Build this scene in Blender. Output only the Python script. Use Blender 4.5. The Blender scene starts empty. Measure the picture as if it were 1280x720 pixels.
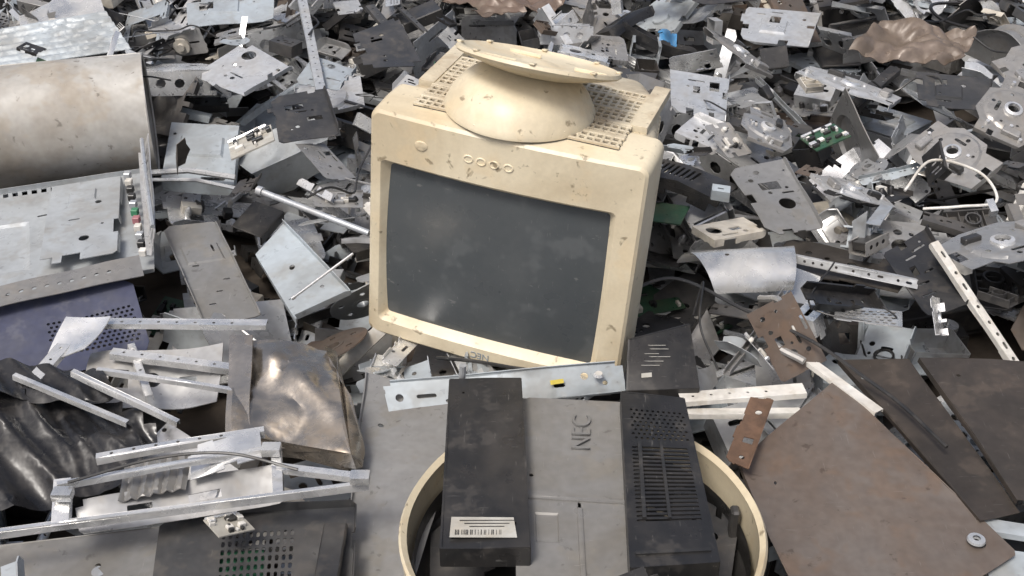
import bpy,bmesh,math,random
import numpy as np
from mathutils import Vector,Matrix,noise
from mathutils.geometry import delaunay_2d_cdt
R=random.Random(11)
S=bpy.context.scene
rad=math.radians
# ---------------------------------------------------------------- helpers
def inpoly(x,y,P):
    c=False;j=len(P)-1
    for i in range(len(P)):
        xi,yi=P[i];xj,yj=P[j]
        if (yi>y)!=(yj>y) and x<(xj-xi)*(y-yi)/(yj-yi)+xi: c=not c
        j=i
    return c
def sheet2d(outline,holes=(),lines=(),loops=(),step=.02,jit=.25):
    pts=[];edges=[]
    def loop(P,sub=True):
        Q=[];n=len(P)
        for i in range(n):
            a=P[i];b=P[(i+1)%n];L=math.hypot(b[0]-a[0],b[1]-a[1])
            k=max(1,int(L/(step*1.3))) if sub else 1
            for q in range(k):
                t=q/k;Q.append((a[0]+(b[0]-a[0])*t,a[1]+(b[1]-a[1])*t))
        s=len(pts);pts.extend(Q);m=len(Q)
        edges.extend([(s+i,s+(i+1)%m) for i in range(m)])
    loop(outline)
    for h in holes: loop(h,False)
    for h in loops: loop(h,False)
    for a,b in lines:
        s=len(pts);pts.extend([a,b]);edges.append((s,s+1))
    x0=min(p[0] for p in outline);x1=max(p[0] for p in outline)
    y0=min(p[1] for p in outline);y1=max(p[1] for p in outline)
    nx=int((x1-x0)/step);ny=int((y1-y0)/step)
    for i in range(1,nx+1):
        for j in range(1,ny+1):
            x=x0+(i-.5+R.uniform(-jit,jit))*(x1-x0)/max(nx,1);y=y0+(j-.5+R.uniform(-jit,jit))*(y1-y0)/max(ny,1)
            if inpoly(x,y,outline) and not any(inpoly(x,y,h) for h in holes): pts.append((x,y))
    r=delaunay_2d_cdt([Vector(p) for p in pts],edges,[],0,1e-6)
    V=[(v[0],v[1]) for v in r[0]];F=[]
    for f in r[2]:
        cx=sum(V[i][0] for i in f)/len(f);cy=sum(V[i][1] for i in f)/len(f)
        if inpoly(cx,cy,outline) and not any(inpoly(cx,cy,h) for h in holes): F.append(tuple(f))
    used=sorted(set(i for f in F for i in f));mp={o:n for n,o in enumerate(used)}
    return [V[i] for i in used],[tuple(mp[i] for i in f) for f in F]
def solidify(V,F,th):
    V=np.array(V,float);T=np.array(F)
    a=V[T[:,0]];n=np.cross(V[T[:,1]]-a,V[T[:,2]]-a)
    N=np.zeros_like(V)
    for k in range(3): np.add.at(N,T[:,k],n)
    L=np.linalg.norm(N,axis=1);L[L==0]=1;N/=L[:,None]
    nv=len(V);VV=np.vstack([V+N*th/2,V-N*th/2])
    FF=[tuple(f) for f in F]+[(f[2]+nv,f[1]+nv,f[0]+nv) for f in F]
    E={}
    for f in F:
        for i in range(3):
            e=(f[i],f[(i+1)%3])
            if (e[1],e[0]) in E: E.pop((e[1],e[0]))
            else: E[e]=1
    for a_,b_ in E:
        FF.append((b_,a_,a_+nv));FF.append((b_,a_+nv,b_+nv))
    return VV,FF
def circ(x,y,r,n=10,ry=None):
    ry=ry or r
    return [(x+r*math.cos(2*math.pi*i/n),y+ry*math.sin(2*math.pi*i/n)) for i in range(n)]
def rect(x,y,w,h): return [(x-w/2,y-h/2),(x+w/2,y-h/2),(x+w/2,y+h/2),(x-w/2,y+h/2)]
def slot(x,y,w,h):
    if w>=h:
        r=h/2;c=w/2-r;P=[]
        for k in range(5): a=-math.pi/2+k*math.pi/4;P.append((x+c+r*math.cos(a),y+r*math.sin(a)))
        for k in range(5): a=math.pi/2+k*math.pi/4;P.append((x-c+r*math.cos(a),y+r*math.sin(a)))
        return P
    return [(x-(q[1]-y),y+(q[0]-x)) for q in slot(x,y,h,w)]
def scalep(P,s):
    cx=sum(p[0] for p in P)/len(P);cy=sum(p[1] for p in P)/len(P)
    return [(cx+(p[0]-cx)*s,cy+(p[1]-cy)*s) for p in P]
def outline(w,h,rough=.4):
    P=[];cs=[Vector(p) for p in rect(0,0,w,h)]
    for i in range(4):
        a=cs[i];b=cs[(i+1)%4];p=cs[i-1]
        Lab=(b-a).length;u=(b-a).normalized();v=(p-a).normalized()
        k=R.random();c=min(w,h)*R.uniform(.05,.2)
        if k<.3: P+=[a+v*c,a+u*c]
        elif k<.45: P+=[a+v*c,a+v*c+u*c,a+u*c]
        elif k<.7: P+=[a+v*c,a+v*c*.3+u*c*.3,a+u*c]
        else: P+=[a]
        x=Lab*.26
        while x<Lab*.7:
            ww=R.uniform(.08,.22)*Lab
            if R.random()<rough and x+ww<Lab*.76:
                d=R.uniform(-.1,.22)*min(w,h)
                P+=[a+u*x,a+u*x+v*d,a+u*(x+ww)+v*d,a+u*(x+ww)]
            x+=ww+Lab*.07
    return [(q[0],q[1]) for q in P]
def rholes(w,h,n,big=.25):
    H=[];B=[]
    for _ in range(n*3):
        if len(H)>=n: break
        k=R.random();m=min(w,h)
        if k<.45: r=R.uniform(.0022,.006);sx=sy=r
        elif k<.6: r=R.uniform(.08,big)*m;sx=sy=r
        elif k<.8: sx=R.uniform(.008,.02);sy=.0025
        else: sx=R.uniform(.06,.2)*m;sy=R.uniform(.05,.15)*m
        x=R.uniform(-w/2+sx+.008,w/2-sx-.008) if w/2>sx+.008 else 0
        y=R.uniform(-h/2+sy+.008,h/2-sy-.008) if h/2>sy+.008 else 0
        if w/2<sx+.008 or h/2<sy+.008: continue
        if any(abs(x-b[0])<sx+b[2]+.003 and abs(y-b[1])<sy+b[3]+.003 for b in B): continue
        B.append((x,y,sx,sy))
        H.append(circ(x,y,sx,8 if sx<.008 else 18) if k<.6 else (slot(x,y,2*sx,2*sy) if k<.8 else rect(x,y,2*sx,2*sy)))
    return H
def foldpts(V3,V2,a,d,ang):
    ax=Vector((d[0],d[1],0)).normalized();A=Vector((a[0],a[1],0));M=Matrix.Rotation(ang,3,ax)
    for i,(x,y) in enumerate(V2):
        if d[0]*(y-a[1])-d[1]*(x-a[0])>1e-6:
            V3[i]=M@(V3[i]-A)+A
    return V3
def make_sheet(O,holes=(),folds=(),emb=(),th=.0014,step=.02,dent=0,dsc=14,curl=None,bump=None,solid=True):
    L=max(max(abs(p[0]) for p in O),max(abs(p[1]) for p in O))*2.5
    lines=[]
    for a,d,ang in folds:
        dv=Vector(d).normalized()
        lines.append(((a[0]-dv[0]*L,a[1]-dv[1]*L),(a[0]+dv[0]*L,a[1]+dv[1]*L)))
    loops=[]
    for P,z in emb: loops+=[P,scalep(P,.9)]
    V2,F=sheet2d(O,holes,lines,loops,step)
    V3=[Vector((x,y,0)) for x,y in V2]
    for P,z in emb:
        Q=scalep(P,.95)
        for i,(x,y) in enumerate(V2):
            if inpoly(x,y,Q): V3[i].z+=z
    if bump:
        for i,(x,y) in enumerate(V2): V3[i].z+=bump(x,y)
    for a,d,ang in folds: V3=foldpts(V3,V2,a,d,ang)
    if curl:
        for v in V3:
            t=v.x/curl;rr=curl-v.z
            v.x,v.z=rr*math.sin(t),curl-rr*math.cos(t)
    if dent:
        o=Vector((R.uniform(0,50),R.uniform(0,50),R.uniform(0,50)))
        for v in V3:
            q=noise.noise_vector(v*dsc+o);v+=Vector((q.x*.4,q.y*.4,q.z))*dent
    if not solid: return np.array([tuple(v) for v in V3]),F
    return solidify([tuple(v) for v in V3],F,th)
def tris(F):
    o=[]
    for f in F:
        for k in range(1,len(f)-1): o.append((f[0],f[k],f[k+1]))
    return o
def box(c,s,bev=0,seg=1):
    bm=bmesh.new();bmesh.ops.create_cube(bm,size=1)
    for v in bm.verts: v.co=Vector((v.co.x*s[0]+c[0],v.co.y*s[1]+c[1],v.co.z*s[2]+c[2]))
    if bev: bmesh.ops.bevel(bm,geom=bm.edges[:],offset=bev,segments=seg,affect='EDGES',profile=.7)
    bm.verts.ensure_lookup_table()
    V=[tuple(v.co) for v in bm.verts];F=[tuple(v.index for v in f.verts) for f in bm.faces];bm.free()
    return V,F
def tube(P,r,n=8,cap=True):
    P=[Vector(p) for p in P];V=[];F=[];up=None
    for i,p in enumerate(P):
        d=(P[min(i+1,len(P)-1)]-P[max(i-1,0)]).normalized()
        if up is None: up=d.orthogonal().normalized()
        up=(up-d*up.dot(d)).normalized();s=d.cross(up)
        rr=r[i] if isinstance(r,(list,tuple)) else r
        for k in range(n):
            a=2*math.pi*k/n;V.append(tuple(p+(up*math.cos(a)+s*math.sin(a))*rr))
    for i in range(len(P)-1):
        for k in range(n):
            a=i*n+k;b=i*n+(k+1)%n;F.append((a,b,b+n,a+n))
    if cap: F.append(tuple(range(n))[::-1]);F.append(tuple((len(P)-1)*n+k for k in range(n)))
    return V,F
def lathe(prof,n=32,closed=False):
    V=[];F=[];m=len(prof)
    for k in range(n):
        a=2*math.pi*k/n
        for r,z in prof: V.append((r*math.cos(a),r*math.sin(a),z))
    for k in range(n):
        k2=(k+1)%n
        for i in range(m if closed else m-1):
            j=(i+1)%m;F.append((k*m+i,k2*m+i,k2*m+j,k*m+j))
    return V,F
def spline(K,n=10):
    K=[Vector(k) for k in K];K=[K[0]*2-K[1]]+K+[K[-1]*2-K[-2]];o=[]
    for i in range(1,len(K)-2):
        for j in range(n):
            t=j/n;a,b,c,d=K[i-1:i+3]
            o.append(.5*((2*b)+(c-a)*t+(2*a-5*b+4*c-d)*t*t+(3*b-a-3*c+d)*t**3))
    o.append(K[-2]);return o
def frame(o,x,up=(0,0,1)):
    x=Vector(x).normalized();y=Vector(up).cross(x).normalized();z=x.cross(y)
    M=Matrix((x,y,z)).transposed().to_4x4();M.translation=Vector(o);return M
class MB:
    def __init__(s): s.V=[];s.F=[];s.M=[];s.r=[]
    def add(s,VF,m=0,M=None,r=.5):
        V,F=VF;b=len(s.V)
        s.V+= [tuple(M@Vector(v)) for v in V] if M is not None else [tuple(v) for v in V]
        s.F+=[tuple(i+b for i in f) for f in F];s.M+=[m]*len(F);s.r+=[r]*len(F);return s
    def done(s,name,mats,parent=None,ang=35,matrix=None):
        me=bpy.data.meshes.new(name);me.from_pydata(s.V,[],s.F)
        for m in mats: me.materials.append(m)
        me.polygons.foreach_set('material_index',s.M)
        a=me.attributes.new('rnd','FLOAT','FACE');a.data.foreach_set('value',s.r)
        bm=bmesh.new();bm.from_mesh(me);bmesh.ops.recalc_face_normals(bm,faces=bm.faces[:]);bm.to_mesh(me);bm.free()
        me.polygons.foreach_set('use_smooth',[True]*len(me.polygons));me.set_sharp_from_angle(angle=rad(ang));me.update()
        ob=bpy.data.objects.new(name,me);S.collection.objects.link(ob)
        if parent: ob.parent=parent
        if matrix is not None: ob.matrix_world=matrix
        return ob
def bil(C,w,h):
    C=[Vector(c) for c in C] # TL,TR,BR,BL ; x right, y up
    TL,TR,BR,BL=C
    N=((TR-BL).cross(TL-BR)).normalized()
    if N.z<0:N=-N
    def f(v):
        s=v[0]/w+.5;t=v[1]/h+.5
        return tuple((BL*(1-s)+BR*s)*(1-t)+(TL*(1-s)+TR*s)*t+N*v[2])
    return f
def qsize(C):
    C=[Vector(c) for c in C]
    return ((C[1]-C[0]).length+(C[2]-C[3]).length)/2,((C[0]-C[3]).length+(C[1]-C[2]).length)/2
def patch(C,O=None,holes=(),folds=(),emb=(),th=.0015,step=.015,dent=0,dsc=10,bump=None):
    """sheet laid on a world-space quad. O/holes in metres centred on the sheet"""
    w,h=qsize(C);O=O or rect(0,0,w,h)
    V,F=make_sheet(O,holes,folds,emb,th,step,dent,dsc,None,bump)
    f=bil(C,w,h);return [f(v) for v in V],F
# ---------------------------------------------------------------- materials
def mk(name,ramp,met=0,rough=.5,dirt=(.05,.04,.03),damt=.5,sc=9,bump=.15,spec=.5,fine=70,rvar=.3,streak=0,fv=.08,spots=0):
    m=bpy.data.materials.new(name);m.use_nodes=True;nt=m.node_tree;N=nt.nodes;L=nt.links
    b=N['Principled BSDF'];b.inputs['Metallic'].default_value=met;b.inputs['Specular IOR Level'].default_value=spec
    tc=N.new('ShaderNodeTexCoord')
    at=N.new('ShaderNodeAttribute');at.attribute_name='rnd'
    cr=N.new('ShaderNodeValToRGB');cr.color_ramp.interpolation='LINEAR'
    E=cr.color_ramp.elements
    while len(E)<len(ramp): E.new(.5)
    for i,c in enumerate(ramp): E[i].position=i/max(1,len(ramp)-1);E[i].color=(*c,1)
    L.new(at.outputs['Fac'],cr.inputs[0])
    def nz(scale,det,rg=.6,dist=0,vec=None):
        n=N.new('ShaderNodeTexNoise');n.inputs['Scale'].default_value=scale;n.inputs['Detail'].default_value=det
        n.inputs['Roughness'].default_value=rg;n.inputs['Distortion'].default_value=dist
        L.new(vec or tc.outputs['Object'],n.inputs['Vector']);return n
    def ramp2(src,a,b_,c0=0,c1=1):
        r=N.new('ShaderNodeMapRange');r.inputs[1].default_value=a;r.inputs[2].default_value=b_;r.inputs[3].default_value=c0;r.inputs[4].default_value=c1
        L.new(src,r.inputs[0]);return r.outputs[0]
    def mix(f,a,col):
        x=N.new('ShaderNodeMix');x.data_type='RGBA';L.new(f,x.inputs[0]);L.new(a,x.inputs[6]);x.inputs[7].default_value=(*col,1);return x.outputs[2]
    n1=nz(sc,4,.65,.6);n2=nz(fine,1,.7)
    n3=nz(sc*2.7,3,.7,0)
    d=ramp2(n1.outputs[0],.42,.68,0,damt)
    o=mix(d,cr.outputs[0],dirt)
    o=mix(ramp2(n3.outputs[0],.55,.62,0,damt*.5),o,tuple(q*1.6 for q in dirt))
    v=N.new('ShaderNodeHueSaturation');L.new(o,v.inputs['Color']);L.new(ramp2(n2.outputs[0],.3,.7,1-fv,1+fv),v.inputs['Value'])
    out=v.outputs[0]
    if spots:
        n5=nz(sc*11,3,.6,.4);out=mix(ramp2(n5.outputs[0],.64,.71,0,spots),out,tuple(q*.45 for q in dirt))
    if streak:
        for rot,sc4 in ((.5,(1,14,3)),(-.9,(13,1,2))):
            mp=N.new('ShaderNodeMapping');mp.inputs['Scale'].default_value=sc4;mp.inputs['Rotation'].default_value=(0,0,rot);L.new(tc.outputs['Object'],mp.inputs[0])
            n4=nz(32,3,.6,.3,mp.outputs[0]);out=mix(ramp2(n4.outputs[0],.68,.72,0,streak),out,(.5,.48,.44))
    L.new(out,b.inputs['Base Color'])
    L.new(ramp2(n3.outputs[0],.3,.7,max(.05,rough-rvar/2),min(1,rough+rvar/2)),b.inputs['Roughness'])
    if met>0: L.new(ramp2(d,0,max(damt,.01),met,met*.35),b.inputs['Metallic'])
    bp=N.new('ShaderNodeBump');bp.inputs['Strength'].default_value=bump;bp.inputs['Distance'].default_value=.004
    L.new(n3.outputs[0],bp.inputs['Height']);L.new(bp.outputs[0],b.inputs['Normal'])
    return m
STEEL=mk('galvanised_steel',[(.41,.43,.44),(.62,.63,.63),(.29,.28,.265),(.50,.52,.535),(.68,.68,.67),(.19,.19,.185),(.44,.42,.39)],.5,.35,(.15,.125,.095),.42,7,.07)
BRIGHT=mk('bright_aluminium',[(.66,.67,.67),(.80,.80,.79),(.58,.58,.565)],.75,.27,(.24,.22,.19),.28,9,.07,fv=.04)
BLUEG=mk('grey_blue_paint',[(.30,.335,.365),(.42,.465,.49),(.36,.38,.39)],.1,.38,(.15,.135,.11),.5,6,.06,fv=.05,spots=.3)
DARK=mk('dark_sheet_steel',[(.04,.04,.042),(.085,.085,.085),(.07,.06,.05)],.5,.42,(.11,.095,.078),.45,8,.12,streak=.1)
DARKBR=mk('black_brown_steel',[(.045,.038,.032),(.055,.047,.04)],.3,.45,(.085,.065,.05),.5,6,.12,streak=.12,spots=.3)
BROWN=mk('dirty_brown_steel',[(.135,.115,.10),(.18,.155,.135),(.10,.085,.07)],.35,.5,(.10,.062,.038),.7,4,.12,streak=.14,spots=.5)
RUST=mk('rust',[(.12,.068,.04),(.17,.10,.065)],.1,.8,(.06,.038,.025),.8,20,.5)
BLACK=mk('black_plastic',[(.012,.012,.013),(.022,.022,.022),(.036,.034,.032)],0,.38,(.07,.062,.053),.38,8,.10,.5,streak=.16)
BAG=mk('black_film',[(.010,.010,.011),(.012,.012,.013)],0,.33,(.05,.045,.04),.5,9,.25,.45)
WHITE=mk('white_plastic',[(.62,.60,.55),(.72,.70,.65),(.54,.49,.40)],0,.5,(.28,.235,.17),.5,10,.06)
BEIGE=mk('yellowed_beige_plastic',[(.70,.615,.445),(.70,.615,.445)],0,.42,(.42,.325,.195),.6,4,.015,.45,fine=160,rvar=.15,fv=.03,spots=.75)
GRIME=mk('grimy_beige_plastic',[(.62,.545,.40),(.62,.545,.40)],0,.5,(.25,.19,.12),.72,8,.03,.4,fine=160,rvar=.15,fv=.05,spots=.8)
GLASS=mk('dusty_screen_glass',[(.070,.078,.082),(.070,.078,.082)],0,.36,(.105,.11,.11),.45,4,.01,.45,streak=.14,fv=.03)
PCB=mk('green_circuit_board',[(.02,.07,.035),(.03,.085,.05),(.05,.085,.05)],0,.4,(.08,.08,.05),.5,20,.1)
LABEL=mk('paper_label',[(.42,.41,.37),(.42,.41,.37)],0,.7,(.26,.23,.18),.5,20,.1)
YELLOW=mk('yellow_plastic',[(.60,.48,.08),(.60,.48,.08)],0,.5,(.3,.22,.05),.4,20,.1)
BLUE=mk('blue_tape',[(.06,.22,.42),(.06,.22,.42)],0,.4,(.1,.15,.2),.5,20,.1)
RED=mk('red_plastic',[(.30,.10,.09),(.42,.2,.24)],0,.5,(.2,.1,.08),.4,20,.1)
GRN=mk('green_plastic',[(.04,.20,.10),(.06,.22,.12)],0,.5,(.1,.2,.1),.4,20,.1)
PURP=mk('navy_grey_plastic',[(.052,.058,.098),(.060,.066,.11)],0,.5,(.10,.10,.11),.5,8,.08,.35)
DIRTYG=mk('dusty_grey_panel',[(.22,.218,.21),(.28,.277,.27)],.3,.42,(.14,.125,.10),.65,5,.10,streak=.2,fv=.06,spots=.45)
DRUM=mk('weathered_drum_steel',[(.46,.445,.41),(.46,.445,.41)],.2,.6,(.22,.185,.14),.85,4,.08,streak=.3,fv=.06,spots=.6)
FOIL=mk('crumpled_reflective_steel',[(.36,.325,.28),(.40,.365,.32)],.9,.24,(.2,.15,.1),.6,9,.2,rvar=.25,streak=.1)
CLOTH=mk('brown_sheet',[(.15,.105,.078),(.19,.15,.12)],.1,.42,(.09,.07,.05),.6,8,.3)
GROUNDM=mk('dirt_ground',[(.07,.055,.042),(.07,.055,.042)],0,.95,(.03,.024,.018),.8,3,1)
# ---------------------------------------------------------------- camera, light
c=bpy.data.cameras.new("Camera");c.lens=43.45;c.clip_end=1000;cam=bpy.data.objects.new("Camera",c);S.collection.objects.link(cam)
cam.location=(0,-1.66,1.15);cam.rotation_euler=(rad(58),0,0);S.camera=cam
W=bpy.data.worlds.new("World");S.world=W;W.use_nodes=True
sk=W.node_tree.nodes.new('ShaderNodeTexSky');sk.sky_type='NISHITA';sk.sun_disc=False
AZ=rad(215);EL=rad(60)
sk.sun_elevation=EL;sk.sun_rotation=AZ;sk.dust_density=5;sk.air_density=.7
hv=W.node_tree.nodes.new('ShaderNodeHueSaturation');hv.inputs['Saturation'].default_value=.75
bg=W.node_tree.nodes['Background'];bg.inputs[1].default_value=.15;W.node_tree.links.new(sk.outputs[0],hv.inputs['Color']);W.node_tree.links.new(hv.outputs[0],bg.inputs[0])
hv.inputs['Value'].default_value=1.15
sd=bpy.data.lights.new('sun','SUN');sd.energy=2.1;sd.angle=rad(16);sd.color=(1,.965,.91);so=bpy.data.objects.new('sun',sd);S.collection.objects.link(so)
dv=Vector((math.sin(AZ)*math.cos(EL),math.cos(AZ)*math.cos(EL),math.sin(EL)));so.rotation_euler=dv.to_track_quat('Z','Y').to_euler()
S.view_settings.view_transform='Standard';S.view_settings.look='None';S.view_settings.exposure=0
# ---------------------------------------------------------------- ground
g=MB();g.add(([(-150,-150,-.17),(150,-150,-.17),(150,150,-.17),(-150,150,-.17)],[(0,1,2,3)]));g.done('ground',[GROUNDM])
# ---------------------------------------------------------------- scrap templates
TM=[]
PM=[STEEL,BRIGHT,BLUEG,DARK,BROWN,RUST,BLACK,WHITE,PCB,LABEL,YELLOW,BLUE,RED,GRN,PURP]
def addT(parts,weight,kind):
    Vs=[];Ts=[];Ms=[];b=0
    for (V,F),m in parts:
        V=np.array([tuple(v) for v in V],float);T=np.array(tris(F));Vs.append(V);Ts.append(T+b);Ms.append(np.full(len(T),m));b+=len(V)
    V=np.vstack(Vs);V-=V.mean(0)
    TM.append((V,np.vstack(Ts),np.concatenate(Ms),weight,kind))
U=R.uniform
def xf(VF,M): return [tuple(M@Vector(v)) for v in VF[0]],VF[1]
for k in range(14): # flanged plates
    w=U(.07,.16);h=U(.05,.12);f=U(.008,.02);folds=[]
    for a,d in [((-w/2+f,0),(0,1)),((w/2-f,0),(0,-1)),((0,-h/2+f),(-1,0)),((0,h/2-f),(1,0))]:
        if R.random()<.55: folds.append((a,d,rad(R.choice([90,90,-90,60]))))
    hs=rholes(w-2*f,h-2*f,R.randint(3,9));emb=[]
    if R.random()<.4 and not hs[3:]: emb=[(rect(0,0,w*.4,h*.4),.004)]
    addT([(make_sheet(outline(w,h),hs,folds,emb,dent=.004,step=.022),-1)],1.0,'metal')
for k in range(7): # embossed plates
    w=U(.1,.18);h=U(.08,.14);f=.01
    emb=[(circ(U(-.2,.2)*w,U(-.1,.1)*h,min(w,h)*U(.15,.3),20),U(-.006,.006))]
    hs=[circ(x,y,.003,8) for x in(-w*.42,w*.42) for y in(-h*.4,h*.4)]+[slot(w*.38,0,.004,h*.3)]
    addT([(make_sheet(outline(w,h,.5),hs,[((0,h/2-f),(1,0),rad(90)),((-w/2+f,0),(0,1),rad(80))],emb,dent=.003),-1)],1.2,'metal')
for k in range(9): # rails
    w=U(.12,.26);h=U(.025,.045);f=h*U(.25,.4)
    folds=[((0,h/2-f),(1,0),rad(90))]
    if k%2: folds.append(((0,-h/2+f),(-1,0),rad(90)))
    hs=[];x=-w/2+.012
    while x<w/2-.012: hs.append(circ(x,0,.0025,8) if R.random()<.6 else slot(x,0,.01,.004));x+=U(.014,.03)
    bend=U(.4,3) if R.random()<.6 else None
    addT([(make_sheet(outline(w,h,.3),hs,folds,dent=.003,step=.02,curl=bend),-1)],1.2,'metal')
for k in range(4): # perforated vents
    w=U(.08,.12);h=U(.05,.08);hs=[];sx=U(.008,.011)
    for i in range(int((w-.016)/sx)):
        for j in range(int((h-.014)/sx)): hs.append(circ(-w/2+.012+i*sx+(j%2)*sx/2,-h/2+.01+j*sx,sx*.36,6))
    addT([(make_sheet(outline(w,h,.1),hs,[((0,h/2-.006),(1,0),rad(70))],dent=.005,step=.03),-1)],.4,'metal')
for k in range(8): # torn, crumpled
    n=R.randint(6,10);w=U(.05,.1)
    O=[(w*U(.5,1.05)*math.cos(2*math.pi*i/n),w*.75*U(.4,1)*math.sin(2*math.pi*i/n)) for i in range(n)]
    a=U(0,3);addT([(make_sheet(O,[],[((U(-.02,.02),0),(math.cos(a),math.sin(a)),rad(U(25,80)))],dent=.02,dsc=13,step=.014),-1)],.8,'metal')
for k in range(5): # curved sheets
    w=U(.1,.16);h=U(.05,.12);addT([(make_sheet(outline(w,h,.2),rholes(w,h,2),dent=.004,curl=U(.035,.09),step=.013),-1)],.7,'metal')
for k in range(6): # open boxes
    w=U(.1,.15);h=U(.08,.12);f=U(.018,.035);fa=[((-w/2+f,0),(0,1),rad(88)),((w/2-f,0),(0,-1),rad(88)),((0,h/2-f),(1,0),rad(88)),((0,-h/2+f),(-1,0),rad(88))]
    O=[(-w/2+f,-h/2),(w/2-f,-h/2),(w/2-f,-h/2+f),(w/2,-h/2+f),(w/2,h/2-f),(w/2-f,h/2-f),(w/2-f,h/2),(-w/2+f,h/2),(-w/2+f,h/2-f),(-w/2,h/2-f),(-w/2,-h/2+f),(-w/2+f,-h/2+f)]
    fl=fa if k%2 else [(a,d,-g_) for a,d,g_ in fa]
    addT([(make_sheet(O,rholes(w-2*f,h-2*f,6,.3),fl,[],dent=.003,step=.025),-1)],1.5,'metal')
for k in range(5): # drive cages
    w=U(.11,.15);h=U(.05,.065);dp=U(.035,.05)
    hw=[slot(-w*.25+i*w*.25,0,w*.14,h*.3) for i in range(3)]+[circ(-w*.45+i*w*.18,h*.36,.0022,6) for i in range(6)]
    A=make_sheet(outline(w,h,.2),hw,[((0,h/2-.007),(1,0),rad(90)),((0,-h/2+.007),(-1,0),rad(90))],dent=.002,step=.03)
    M1=Matrix.Translation((0,dp,0))@Matrix.Rotation(rad(90),4,'X');M2=Matrix.Translation((0,-dp,0))@Matrix.Rotation(rad(-90),4,'X')
    B=make_sheet(outline(w*.9,dp*2,.3),rholes(w*.85,dp*1.8,5,.3),[],dent=.003,step=.03)
    p=[(xf(A,M1),-1),(xf(A,M2),-1),(xf(B,Matrix.Translation((0,0,h*.42))),-1)]
    if k%2: p.append((box((0,0,-.005),(w*.8,dp*1.7,h*.5),.002),R.choice([6,3,1])))
    addT(p,1.1,'metal')
for k in range(3): # closed units
    w=U(.10,.14);h=U(.08,.12);z=U(.025,.045)
    hs=[circ(-w*.3+i*.008+(j%2)*.004,-h*.3+j*.008,.0028,6) for i in range(6) for j in range(6)] if k%2 else rholes(w*.8,h*.8,5,.2)
    p=[(xf(make_sheet(rect(0,0,w,h),hs,[],[(rect(w*.15,h*.1,w*.4,h*.4),.002)],step=.03),Matrix.Translation((0,0,z/2+.001))),-1),(box((0,0,-.001),(w-.001,h-.001,z-.003),.0015),-1),(box((0,h/2+.001,0),(w*.9,.004,z*.75),.001),6)]
    addT(p,.7,'metal')
for k in range(3): # discs
    r=U(.03,.05);hs=[circ(0,0,r*U(.2,.35),20)]+[circ(r*.68*math.cos(a),r*.68*math.sin(a),r*.09,8) for a in (.3,1.4,2.7,3.9,5.2)]
    O=circ(0,0,r,36)[:28]+[(r*1.3,-r),(r*1.5,-r*.2)]
    addT([(make_sheet(O,hs,[],[],dent=.001,step=.02),-1),(lathe([(r*.2,-.001),(r*.33,-.001),(r*.33,.006),(r*.2,.006)],20,True),-1)],.3,'metal')
for k in range(6): # mechanism plates with posts and hubs
    w=U(.1,.14);h=U(.08,.11);p=[(make_sheet(outline(w,h,.7),rholes(w,h,9,.2),[((0,h/2-.008),(1,0),rad(90))],dent=.002),-1)]
    for q in range(6):
        r=U(.002,.009);V,F=lathe([(0,0),(r,0),(r,U(.004,.012)),(r*.4,.013),(0,.013)],12);x,y=U(-.4,.4)*w,U(-.4,.4)*h
        p.append((([(v[0]+x,v[1]+y,v[2]) for v in V],F),R.choice([-1,-1,1,6,7])))
    for q in range(3): p.append((box((U(-.3,.3)*w,U(-.3,.3)*h,.006),(U(.01,.04),U(.008,.02),.01),.001),R.choice([-1,1,6,7,6])))
    addT(p,1.4,'metal')
for k in range(3): # slot covers
    w=.12;h=.018;addT([(make_sheet([(-w/2,-h/2),(w/2,-h/2),(w/2,h/2),(-w/2+.01,h/2),(-w/2,h/4)],[slot(.048,0,.006,.004)],[((w/2-.012,0),(0,-1),rad(90))],dent=.004,step=.02),-1)],.5,'metal')
for k in range(4): # plastic ribbed parts
    w=U(.07,.13);h=U(.03,.06);p=[(box((0,0,0),(w,h,.003),.0008),-1),(box((0,h/2,.008),(w,.003,.018),.0008),-1),(box((0,-h/2,.008),(w*.9,.003,.018),.0008),-1)]
    for q in range(R.randint(4,8)): p.append((box((U(-.45,.45)*w,0,.006),(.002,h,.014),.0005),-1))
    p.append((lathe([(.012,0),(.015,0),(.015,.02),(.012,.02)],16,True),-1))
    addT(p,2.1,'plastic')
for k in range(4): # plastic shells
    w=U(.06,.13);h=U(.04,.09);f=.012
    addT([(make_sheet(outline(w,h,.5),rholes(w-2*f,h-2*f,4,.3),[((0,h/2-f),(1,0),rad(90)),((0,-h/2+f),(-1,0),rad(90)),((w/2-f,0),(0,-1),rad(90))],th=.0022,dent=.002),-1)],2.1,'plastic')
for k in range(3): # circuit boards
    w=U(.05,.10);h=U(.03,.07);p=[(box((0,0,0),(w,h,.0016)),8)]
    for q in range(16):
        sx,sy,sz=U(.003,.014),U(.003,.01),U(.002,.008);p.append((box((U(-.42,.42)*w,U(-.4,.4)*h,sz/2+.0008),(sx,sy,sz),.0004),R.choice([6,6,7,1,1,6])))
    addT(p,.22,'fixed')
for k in range(6): # cables
    K=[(U(-.14,.14),U(-.1,.1),U(-.01,.03)) for _ in range(5)]
    addT([(tube(spline(K,7),U(.0012,.0030),6),-1)],.6,'cable')
for k in range(2): # rods
    addT([(tube([(-.09,0,0),(.09,0,0)],.003,8),-1),(tube([(-.09,0,0),(-.08,0,0)],.0045,8),-1)],.4,'metal')
for k in range(2): # heat sinks
    p=[(box((0,0,0),(.07,.05,.004),.0005),1)]
    for q in range(11): p.append((box((-.033+q*.0066,0,.012),(.0012,.05,.022)),1))
    addT(p,.25,'fixed')
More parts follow.
